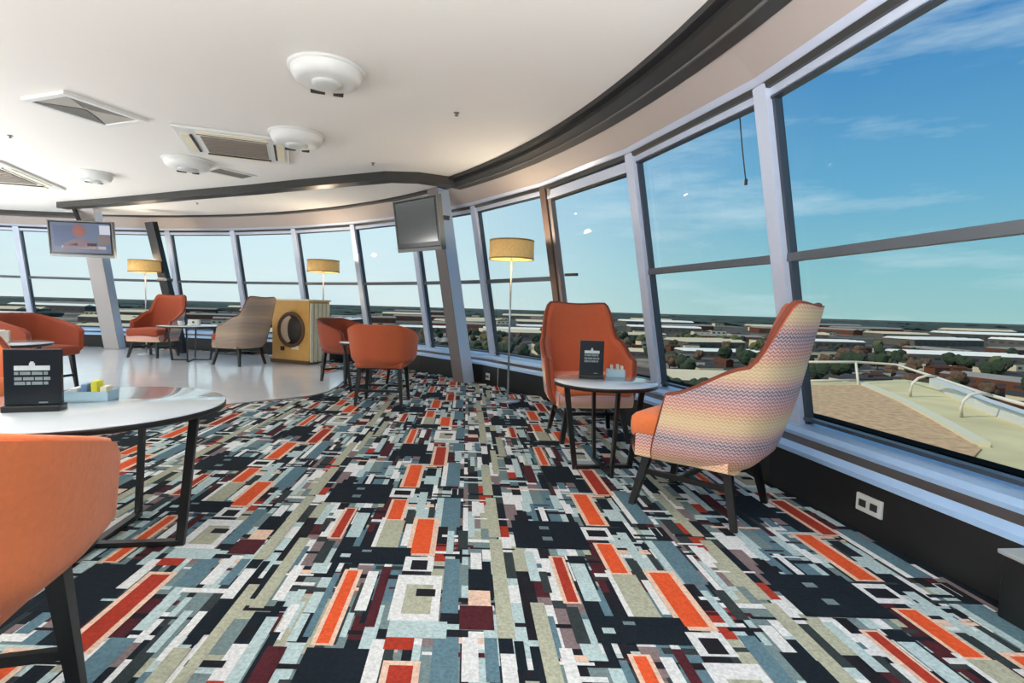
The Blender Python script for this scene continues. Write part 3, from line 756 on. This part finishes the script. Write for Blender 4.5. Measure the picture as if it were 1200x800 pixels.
# switched-off set
c = aty(488, 262, 6.35)
root, pt = tv_base(c, RAD(-42), .80, .56, 'switched-off grey television mounted on the front column', RAD(9), (.17, .36, .10))
m_off = mat('dark_screen', (92, 96, 96), .12, spec=.8)
mb = MB(); mb.box((0, -.003, .02), (.73, .006, .48)); pt(mb, 'screen', m_off)

# ------------------------------------------------------------------ ceiling fittings
def dome(px, py, R, label, slots=True, drop=.10):
    p = atz(px, py, CEIL-drop*.6)
    root = tag(empty('ceiling_dome', (p.x, p.y, CEIL), face_rz(p.x, p.y)), label, 'ceiling fitting', 'domed ceiling fittings')
    mb = MB(); mb.lathe([(0, 0), (R*1.08, 0), (R*1.08, -.015), (R, -.02)], n=48); mb.build('base_ring', M_WHITE, root)
    mb = MB(); mb.lathe([(R, -.018), (R*.99, -drop*.5), (R*.90, -drop*.85), (R*.72, -drop), (0, -drop)], n=48); mb.build('housing', M_WHITE, root)
    mb = MB(); mb.lathe([(R*.42, -drop), (R*.42, -drop-.012), (R*.3, -drop-.02), (0, -drop-.02)], n=32); mb.build('lens', M_OUTLET, root)
    for x, l in ((-.32, .42), (.42, .30)):
        mb = MB(); mb.box((x*R*.8, R*.80, -drop*.90), (l*R, R*.16, .03), bevel=.004); mb.build('slot', M_SLOT, root)
dome(383, 91, .235, 'large white domed ceiling fitting nearest the viewer', drop=.095)
dome(348, 165, .235, 'white domed ceiling fitting touching the square air-conditioning cassette')
dome(220, 194, .24, 'white domed ceiling fitting below the air-conditioning cassette, near the beam')
dome(110, 208, .20, 'white domed ceiling fitting farthest left, above the switched-on television')

def quad_fit(name, px, label, parts):
    P = [atz(x, y, CEIL) for x, y in px]; c = sum(P, Vector())/4
    ex = ((P[1]-P[0]) + (P[2]-P[3]))/2; ey = ((P[3]-P[0]) + (P[2]-P[1]))/2
    root = tag(empty(name, (c.x, c.y, CEIL), atan2(ex.y, ex.x)), label, 'ceiling vent')
    return root, ex.length, ey.length
def frame(root, w, d, t, z, m, name='frame'):
    mb = MB()
    for x, y, a, b in ((0, d/2-t/2, w, t), (0, -d/2+t/2, w, t), (-w/2+t/2, 0, t, d-2*t), (w/2-t/2, 0, t, d-2*t)): mb.box((x, y, -z/2), (a, b, z), bevel=.004)
    return mb.build(name, m, root)
root, w, d = quad_fit('ceiling_vent', ((28, 113), (80, 104), (168, 140), (122, 146)), 'flat square grey ceiling vent at the upper left', 0)
frame(root, w, d, .05, .03, M_WHITE)
mb = MB()
for s in (-1, 1):
    mb.hexa([(s*.02, 0, -.004), (s*(w/2-.05), -d/2+.05, -.004), (s*(w/2-.05), d/2-.05, -.004), (s*.021, .001, -.004)], [(s*.02, 0, -.012), (s*(w/2-.05), -d/2+.05, -.022), (s*(w/2-.05), d/2-.05, -.022), (s*.021, .001, -.012)])
mb.build('grille', M_GRILL, root)
mb = MB()
for s in (-1, 1):
    mb.hexa([(0, s*.02, -.002), (-w/2+.05, s*(d/2-.05), -.002), (w/2-.05, s*(d/2-.05), -.002), (.001, s*.021, -.002)], [(0, s*.02, -.01), (-w/2+.05, s*(d/2-.05), -.018), (w/2-.05, s*(d/2-.05), -.018), (.001, s*.021, -.01)])
mb.build('deflector', mat('vent_grey', (176, 172, 164), .6), root)
def cassette(px, label):
    root, w, d = quad_fit('air_conditioner', px, label, 0)
    root['category'] = 'air conditioner'
    mb = MB(); mb.box((0, 0, -.015), (w, d, .03), bevel=.01); mb.build('panel', M_WHITE, root)
    mb = MB(); mb.box((.0, 0, -.034), (w*.58, d*.58, .012), bevel=.003)
    for i in range(9): mb.box((0, (-.26+.065*i)*d, -.043), (w*.56, d*.022, .008))
    mb.build('intake_grille', mat('intake_grey', (140, 132, 122), .6), root)
    for x, y, a, b in ((-.41, 0, .09, .62), (.41, 0, .09, .62), (0, .41, .62, .09), (0, -.41, .62, .09)):
        mb = MB(); mb.box((x*w, y*d, -.034), (a*w, b*d, .012), bevel=.003); sl = mb.build('outlet_flap', M_CREAM, root)
        mb = MB(); mb.box((x*w*.90, y*d*.90, -.034), (a*w*(.25 if x else 1), b*d*(.25 if y else 1), .014)); mb.build('slot', M_SLOT, sl)
    return root
cassette(((193, 142), (340, 163), (338, 190), (228, 178)), 'square air-conditioning cassette between the domed fittings, slatted grey centre')
cassette(((-60, 183), (40, 193), (46, 217), (-70, 208)), 'air-conditioning cassette at the left edge of the ceiling')
root, w, d = quad_fit('slot_vent', ((246, 198), (262, 195), (296, 206), (280, 210)), 'narrow grey slot vent beside the beam and a domed fitting', 0)
frame(root, w, d, .03, .016, M_WHITE)
mb = MB(); mb.box((0, 0, -.006), (w-.06, d-.06, .008)); mb.build('grille', M_GRILL, root)
for px, py, lab in ((535, 135, 'tiny sprinkler head alone in the middle of the white ceiling'), (437, 193, 'tiny sprinkler head on the ceiling just inside the dark beam'), (12, 161, 'tiny sprinkler head on the ceiling near the left edge'), (231, 239, 'tiny sprinkler head on the outer ceiling beyond the dark beam')):
    p = atz(px, py, CEIL-.02)
    root = tag(empty('sprinkler', (p.x, p.y, CEIL)), lab, 'sprinkler')
    mb = MB(); mb.lathe([(0, 0), (.024, 0), (.02, -.006), (.008, -.008), (.008, -.02), (.016, -.022), (.016, -.025), (0, -.025)], n=20); mb.build('head', M_GRILL, root)

# heater box at the right edge
p = atz(1168, 722); ph = phi_of(p.x, p.y)
root = tag(empty('floor_box', (p.x, p.y, 0), -ph), 'low black box with pale lid against the riser at the right edge', 'box')
mb = MB(); mb.box((.31, .19, .115), (.62, .38, .23), bevel=.006); mb.build('body', M_BLACK, root)
mb = MB(); mb.box((.31, .19, .238), (.64, .40, .016), bevel=.004); mb.build('lid', mat('box_lid', (150, 156, 156), .5), root)

# ------------------------------------------------------------------ outside: roof ledge, rails, city
LZ = -.9
m_grav = mat('gravel', (196, 158, 114), .95, var=.7, scale=7, bump=.25)
m_roof = mat('mossy_roof', (206, 190, 140), .9, var=.4, scale=.7)
m_pipe = mat('painted_pipe', (214, 204, 186), .5)
G = lambda x, y, z=LZ: atz(x, y, z)
far_edge = [G(940, 447), G(1010, 447), G(1060, 444.5), G(1095, 450), G(1150, 476), G(1230, 506), G(1330, 560)]
near = [Vector((6.6, 3.2, LZ)), Vector((3.5, 4.5, LZ)), Vector((3.2, 9.5, LZ)), Vector((7.5, 16, LZ))]
mb = MB(); mb.prism([(p.x, p.y) for p in far_edge+near], LZ-.6, LZ)
tag(mb.build('roof_terrace', m_roof), 'moss-stained lower roof terrace outside the right window', 'roof', kind='structure')
gp = [G(950, 452), G(1008, 452), G(1055, 473), G(1100, 497), G(1150, 527), G(1120, 560), G(1000, 520), G(940, 500)]
mb = MB(); mb.prism([(p.x, p.y) for p in gp], LZ, LZ+.03)
tag(mb.build('gravel_bed', m_grav), 'tan gravel on the lower roof outside the right window', 'gravel', kind='stuff')
mb = MB()
kb = [G(1008, 450), G(1055, 470), G(1100, 494), G(1150, 523)]
for a, b in zip(kb, kb[1:]): mb.bar(a + Vector((0, 0, .04)), b + Vector((0, 0, .04)), .22, .08)
tag(mb.build('roof_kerb', mat('pale_kerb', (216, 206, 172), .8)), 'pale kerb along the gravel on the lower roof', 'kerb')
mb = MB()
pb = [G(1096, 452), G(1150, 478), G(1230, 508)]
for a, b in zip(pb, pb[1:]): mb.bar(a + Vector((0, 0, .1)), b + Vector((0, 0, .1)), .3, .24)
tag(mb.build('parapet', mat('parapet_grey', (204, 204, 196), .8)), 'pale parapet strip at the outer edge of the lower roof', 'parapet')
# railing: depth from the roof edge, heights from the photo
root = tag(empty('roof_railing', (0, 0, LZ)), 'cream pipe railing with hooped stays on the lower roof outside', 'railing')
def on(xy, ground_xy):
    g = G(*ground_xy); return aty(xy[0], xy[1], g.y) - Vector((0, 0, LZ))
top = [on((940, 424), (940, 448)), on((1003, 424), (1006, 450)), on((1050, 427), (1060, 448)), on((1100, 443), (1105, 462)), on((1150, 460), (1150, 484)), on((1215, 478), (1215, 510))]
mb = MB(); mb.tube(top, .035, 8); mb.build('handrail', m_pipe, root)
mb = MB(); mb.tube([on((940, 446), (940, 448)), on((1006, 445), (1006, 450))], .03, 8); mb.build('lower_rail', m_pipe, root)
g = G(1006, 452); mb = MB(); mb.tube([(g.x, g.y, 0), on((1003, 424), (1006, 450))], .035, 8); mb.build('post', m_pipe, root)
for pts, gr in ((((1067, 465), (1067, 456), (1069, 449), (1076, 443), (1086, 440), (1097, 441)), (1067, 465)), (((1127, 489), (1126, 478), (1128, 470), (1136, 463), (1147, 460), (1162, 463)), (1127, 489))):
    mb = MB(); mb.tube([on(q, gr) for q in pts], .032, 8); mb.build('hooped_stay', m_pipe, root)

GZ = -46.0
def ground_mat():
    m = bpy.data.materials.new('landscape'); m.use_nodes = True
    nt = m.node_tree; N = nt.nodes.new; L = nt.links.new; b = nt.nodes['Principled BSDF']; b.inputs['Roughness'].default_value = .95
    tc = N('ShaderNodeTexCoord')
    vo = N('ShaderNodeTexVoronoi'); vo.inputs['Scale'].default_value = .016; L(tc.outputs['Object'], vo.inputs['Vector'])
    rp = N('ShaderNodeValToRGB'); rp.color_ramp.interpolation = 'CONSTANT'; el = rp.color_ramp.elements
    cols = [(0, (64, 62, 46)), (.2, (92, 74, 58)), (.38, (50, 52, 42)), (.52, (112, 98, 82)), (.62, (70, 58, 50)), (.78, (62, 68, 46)), (.9, (156, 140, 118))]
    el[0].position = 0; el[0].color = lin(cols[0][1]); el[1].position = cols[1][0]; el[1].color = lin(cols[1][1])
    for p_, c_ in cols[2:]:
        e_ = el.new(p_); e_.color = lin(c_)
    sp = N('ShaderNodeSeparateColor'); L(vo.outputs['Color'], sp.inputs[0]); L(sp.outputs[0], rp.inputs[0])
    nz = N('ShaderNodeTexNoise'); nz.inputs['Scale'].default_value = .05; nz.inputs['Detail'].default_value = 6; L(tc.outputs['Object'], nz.inputs['Vector'])
    mx = N('ShaderNodeMix'); mx.data_type = 'RGBA'; mx.blend_type = 'MULTIPLY'; mx.inputs['Factor'].default_value = .8
    r2 = N('ShaderNodeValToRGB'); r2.color_ramp.elements[0].position = .35; r2.color_ramp.elements[0].color = (.25, .25, .25, 1); r2.color_ramp.elements[1].position = .65
    L(nz.outputs['Fac'], r2.inputs[0]); L(rp.outputs[0], mx.inputs['A']); L(r2.outputs[0], mx.inputs['B']); L(mx.outputs['Result'], b.inputs['Base Color'])
    return m
mb = MB(); n = 72
mb.bm.faces.new([mb.bm.verts.new((14000*cos(2*pi*k/n), 14000*sin(2*pi*k/n), 0)) for k in range(n)])
o = mb.build('terrain', ground_mat()); o.location.z = GZ
tag(o, 'flat town and country landscape far below the windows', 'landscape', kind='structure')

# buildings: prototypes copied over the plain
def make_building(name, L_, W_, H_, m_wall, m_roof_, label, group, gable):
    root = tag(empty(name, (0, 0, GZ)), label, 'building', group)
    mb = MB(); mb.box((0, 0, H_/2), (L_, W_, H_))
    mb.build('wall', m_wall, root)
    mb = MB()
    if gable:
        nn = 3 if L_ > 50 else 1
        for i in range(nn):
            y0 = -W_/2 + W_*i/nn; y1 = y0 + W_/nn; ym = (y0+y1)/2
            mb.hexa([(-L_/2-.5, y0, H_), (-L_/2-.5, y1, H_), (-L_/2-.5, ym+.1, H_+W_/nn*.16), (-L_/2-.5, ym-.1, H_+W_/nn*.16)], [(L_/2+.5, y0, H_), (L_/2+.5, y1, H_), (L_/2+.5, ym+.1, H_+W_/nn*.16), (L_/2+.5, ym-.1, H_+W_/nn*.16)])
    else:
        mb.box((0, 0, H_+.4), (L_+1, W_+1, .8))
        mb.box((L_*.2, 0, H_+1.6), (L_*.12, W_*.2, 2))
    mb.build('roof', m_roof_, root)
    mb = MB()
    for i in range(max(2, int(L_/9))):
        x = -L_/2 + L_*(i+.5)/max(2, int(L_/9))
        mb.box((x, -W_/2-.05, H_*.5), (L_/max(2, int(L_/9))*.5, .2, H_*.3)); mb.box((x, W_/2+.05, H_*.5), (L_/max(2, int(L_/9))*.5, .2, H_*.3))
    mb.build('window_band', mat('far_window', (56, 62, 70), .3), root)
    return root
fm = lambda n, c: mat(n, c, 1.0, spec=.05, var=.12, scale=.15)
mw = fm('far_white', (232, 226, 210)); mc = fm('far_cream', (208, 192, 158)); mg = fm('far_grey', (96, 90, 82)); mbk = fm('far_brick', (104, 66, 50)); mt = fm('far_tile', (92, 58, 46)); mds = fm('far_slate', (70, 68, 68)); mgr = fm('far_grey_roof', (140, 134, 124))
PROTO = [
    make_building('warehouse', 90, 34, 6.5, mg, mw, 'long white-roofed warehouse far out on the plain beyond the windows', 'white-roofed warehouses', True),
    make_building('warehouse', 60, 40, 6, mg, mc, 'cream-roofed warehouse far out on the plain beyond the windows', 'cream-roofed warehouses', True),
    make_building('warehouse', 70, 30, 6, mbk, mgr, 'grey-roofed warehouse far out on the plain beyond the windows', 'grey-roofed warehouses', True),
    make_building('office_block', 34, 16, 10, mc, mds, 'cream-walled flat-roofed office block far out on the plain beyond the windows', 'cream office blocks', False),
    make_building('house', 14, 9, 6, mbk, mt, 'small brick house with a brown roof far out on the plain', 'far brick houses', True),
    make_building('house', 16, 9, 6, mc, mds, 'small cream house with a slate roof far out on the plain', 'far cream houses', True)]
rb = random.Random(5); used = [0]*6
placed = []
def place_building(i, az, dist, rot, s=1.0):
    o = PROTO[i] if used[i] == 0 else copy_tree(PROTO[i])
    used[i] += 1
    o.location = (dist*sin(az), dist*cos(az), GZ); o.rotation_euler = (0, 0, rot); o.scale = (s, s, s)
for _ in range(4000):
    if len(placed) >= 215: break
    az = RAD(rb.uniform(-45.5, 45.5)); dist = 330*(2400/330)**(rb.random()**.85)
    if az < RAD(18) and dist < 520: continue
    i = rb.choices(range(6), (5, 4, 4, 3, 4, 4) if dist > 520 else (2, 2, 2, 3, 6, 6))[0]
    if dist > 1000 and i > 3: continue
    x, y = dist*sin(az), dist*cos(az); r = (55, 42, 44, 22, 12, 12)[i]
    sc_ = rb.uniform(.8, 1.15) * (1 + max(0, dist-500)/900 if i < 3 else 1); r *= sc_
    if any(hypot(x-a, y-b) < (r+c)*1.0 for a, b, c in placed): continue
    placed.append((x, y, r))
    place_building(i, az, dist, rb.choice((0, pi/2))*.0 + rb.gauss(.1, .18) + (pi/2 if rb.random() < .12 else 0), sc_)
# trees
def tree_mesh(name, seed, m, sx=1.0):
    r = random.Random(seed); mb = MB()
    for k in range(5):
        c = Vector((r.uniform(-2.2, 2.2)*sx, r.uniform(-2.2, 2.2), r.uniform(4, 7.5))); R_ = r.uniform(2.2, 3.4)
        res = bmesh.ops.create_icosphere(mb.bm, subdivisions=2, radius=R_, matrix=Matrix.Translation(c))
        for v in res['verts']: v.co += (v.co-c)*r.uniform(-.16, .16)
    return mb.build(name, m)
m_leaf = [mat('leaf_dark', (44, 56, 34), .95, var=.35, scale=.8), mat('leaf_olive', (82, 84, 46), .95, var=.3, scale=.8), mat('leaf_brown', (92, 70, 50), .95, var=.3, scale=.8)]
TL = [('tree', 'dark green tree standing among the far buildings', 'dark green far trees'), ('tree', 'olive tree standing among the far buildings', 'olive far trees'), ('tree', 'bare brown tree standing among the far buildings', 'brown far trees')]
TP = []
for i in range(3):
    root = tag(empty('tree', (0, 0, GZ)), TL[i][1], 'tree', TL[i][2])
    cr = tree_mesh('crown', 20+i, m_leaf[i], 1.2); cr.parent = root
    mb = MB(); mb.tube([(0, 0, 0), (.1, 0, 5)], [.4, .25], 6); mb.build('trunk', mat('far_trunk', (70, 56, 44), .9), root)
    TP.append(root)
ut = [0]*3; nt_ = 0; tpos = []
for _ in range(3000):
    if nt_ >= 298: break
    az = RAD(rb.uniform(-45.5, 46)); dist = 260*(1000/260)**(rb.random()**.8)
    if az < RAD(16) and dist < 480: continue
    x, y = dist*sin(az), dist*cos(az)
    if any(hypot(x-a, y-b) < c*.95+7 for a, b, c in placed) or any(hypot(x-a, y-b) < 17 for a, b in tpos): continue
    tpos.append((x, y))
    i = rb.choices(range(3), (5, 2, 3))[0]
    o = TP[i] if ut[i] == 0 else copy_tree(TP[i]); ut[i] += 1; nt_ += 1
    o.location = (x, y, GZ); o.rotation_euler = (0, 0, rb.uniform(0, 6)); s = rb.uniform(.9, 1.7); o.scale = (s, s, s)
# woodland towards the horizon
mb = MB()
for _ in range(900):
    az = RAD(rb.uniform(-47, 47)); dist = 1500*(7000/1500)**rb.random()
    x, y = dist*sin(az), dist*cos(az); L_ = rb.uniform(30, 110)*(dist/1500)**.7; hh = rb.uniform(7, 14)
    if any(hypot(x-a, y-b) < L_ + c*1.3 for a, b, c in placed): continue
    bmesh.ops.create_icosphere(mb.bm, subdivisions=1, radius=1, matrix=Matrix.Translation((x, y, hh*.35)) @ Matrix.Rotation(-az, 4, 'Z') @ Matrix.Diagonal((L_, L_*.4, hh, 1)))
o = mb.build('woodland', mat('far_woodland', (50, 64, 54), .95, var=.7, scale=.006)); o.location.z = GZ
tag(o, 'dark belts of distant woodland under the horizon', 'woodland', kind='stuff')

# ------------------------------------------------------------------ sky and light
W = bpy.data.worlds.new('sky'); SC.world = W; W.use_nodes = True
nt = W.node_tree; N = nt.nodes.new; L = nt.links.new
bg = nt.nodes['Background']
tc = N('ShaderNodeTexCoord'); sp = N('ShaderNodeSeparateXYZ'); L(tc.outputs['Generated'], sp.inputs[0])
def ramp(src, stops):
    r = N('ShaderNodeValToRGB'); el = r.color_ramp.elements
    el[0].position, el[0].color = stops[0][0], stops[0][1]; el[1].position, el[1].color = stops[-1][0], stops[-1][1]
    for p_, c_ in stops[1:-1]:
        e_ = el.new(p_); e_.color = c_
    L(src, r.inputs[0]); return r.outputs[0]
TG = (.64, .65, .655)
def sk(rgb, k=1.0):
    c = lin(rgb); return (c[0]/TG[0]*k/2, c[1]/TG[1]*k/2, c[2]/TG[2]*k/2, 1)   # halved: background strength is 2
deep = ramp(sp.outputs['Z'], [(0, sk((156, 200, 200))), (.06, sk((140, 196, 204))), (.2, sk((104, 172, 208))), (.42, sk((62, 132, 192))), (1, sk((40, 96, 168)))])
pale = ramp(sp.outputs['Z'], [(0, sk((222, 240, 240))), (.08, sk((214, 240, 246))), (.25, sk((200, 232, 246))), (.6, sk((140, 196, 232))), (1, sk((90, 150, 210)))])
azn = N('ShaderNodeMath'); azn.operation = 'ARCTAN2'; L(sp.outputs['X'], azn.inputs[0]); L(sp.outputs['Y'], azn.inputs[1])
mr = N('ShaderNodeMapRange'); mr.inputs['From Min'].default_value = -.35; mr.inputs['From Max'].default_value = .55; L(azn.outputs[0], mr.inputs[0]); mr.interpolation_type = 'SMOOTHSTEP'
mx = N('ShaderNodeMix'); mx.data_type = 'RGBA'; L(mr.outputs[0], mx.inputs['Factor']); L(pale, mx.inputs['A']); L(deep, mx.inputs['B'])
mp = N('ShaderNodeMapping'); mp.inputs['Scale'].default_value = (1.3, 1.3, 7); mp.inputs['Rotation'].default_value = (.12, .1, 0); L(tc.outputs['Generated'], mp.inputs[0])
nz = N('ShaderNodeTexNoise'); nz.inputs['Scale'].default_value = 2.2; nz.inputs['Detail'].default_value = 7; nz.inputs['Roughness'].default_value = .6; L(mp.outputs[0], nz.inputs[0])
cr = ramp(nz.outputs['Fac'], [(.50, (0, 0, 0, 1)), (.78, (.75, .75, .75, 1))])
m2 = N('ShaderNodeMix'); m2.data_type = 'RGBA'; L(cr, m2.inputs['Factor']); L(mx.outputs['Result'], m2.inputs['A']); m2.inputs['B'].default_value = sk((206, 230, 238))
L(m2.outputs['Result'], bg.inputs[0]); bg.inputs[1].default_value = 2.0

sun = bpy.data.lights.new('sun', 'SUN'); sun.energy = 4.2; sun.angle = RAD(.6); sun.color = (1, .95, .86)
so = bpy.data.objects.new('sun', sun); COL.objects.link(so); so.rotation_euler = (RAD(48), 0, RAD(-68))

# unseen fill lights without fixtures, added outside the view to brighten the ceiling
def ceiling_light(x, y, e, r=.25, z=CEIL-.5):
    l = bpy.data.lights.new('fill_light', 'POINT'); l.energy = e; l.shadow_soft_size = r; l.color = (1, .95, .88)
    o = bpy.data.objects.new('fill_light', l); COL.objects.link(o); o.location = (x, y, z)
def ceiling_fill(x, y, e, size):
    l = bpy.data.lights.new('fill_light', 'AREA'); l.energy = e*.84; l.shape = 'DISK'; l.size = size; l.color = (1, .985, .96)
    o = bpy.data.objects.new('fill_light', l); COL.objects.link(o); o.location = (x, y, .95); o.rotation_euler = (pi, 0, 0)
for x, y, e, z in ((.8, -.55, 310, 1.2), (-1.6, -1.0, 230, 1.6), (-4.6, -.2, 250, 2.2), (-7.6, 2.9, 260, 2.2), (-9.6, 6.2, 380, 1.6)):
    ceiling_fill(x, y, e, z)

cam = bpy.data.cameras.new('camera'); cam.sensor_fit = 'HORIZONTAL'; cam.sensor_width = 36; cam.lens = 36*FPX/1200
cam.clip_start = .05; cam.clip_end = 30000
co = bpy.data.objects.new('camera', cam); COL.objects.link(co)
co.matrix_world = Matrix.Translation((0, 0, EYE)) @ Matrix.Rotation(pi/2 - PITCH, 4, 'X') @ Matrix.Rotation(ROLL, 4, 'Z')
SC.camera = co
SC.view_settings.view_transform = 'Standard'; SC.view_settings.look = 'None'
SC.view_settings.gamma = 1; SC.view_settings.use_curve_mapping = False
SC.view_settings.exposure = 0.0
SC.cycles.use_denoising = True
SC.cycles.max_bounces = 10; SC.cycles.transparent_max_bounces = 16
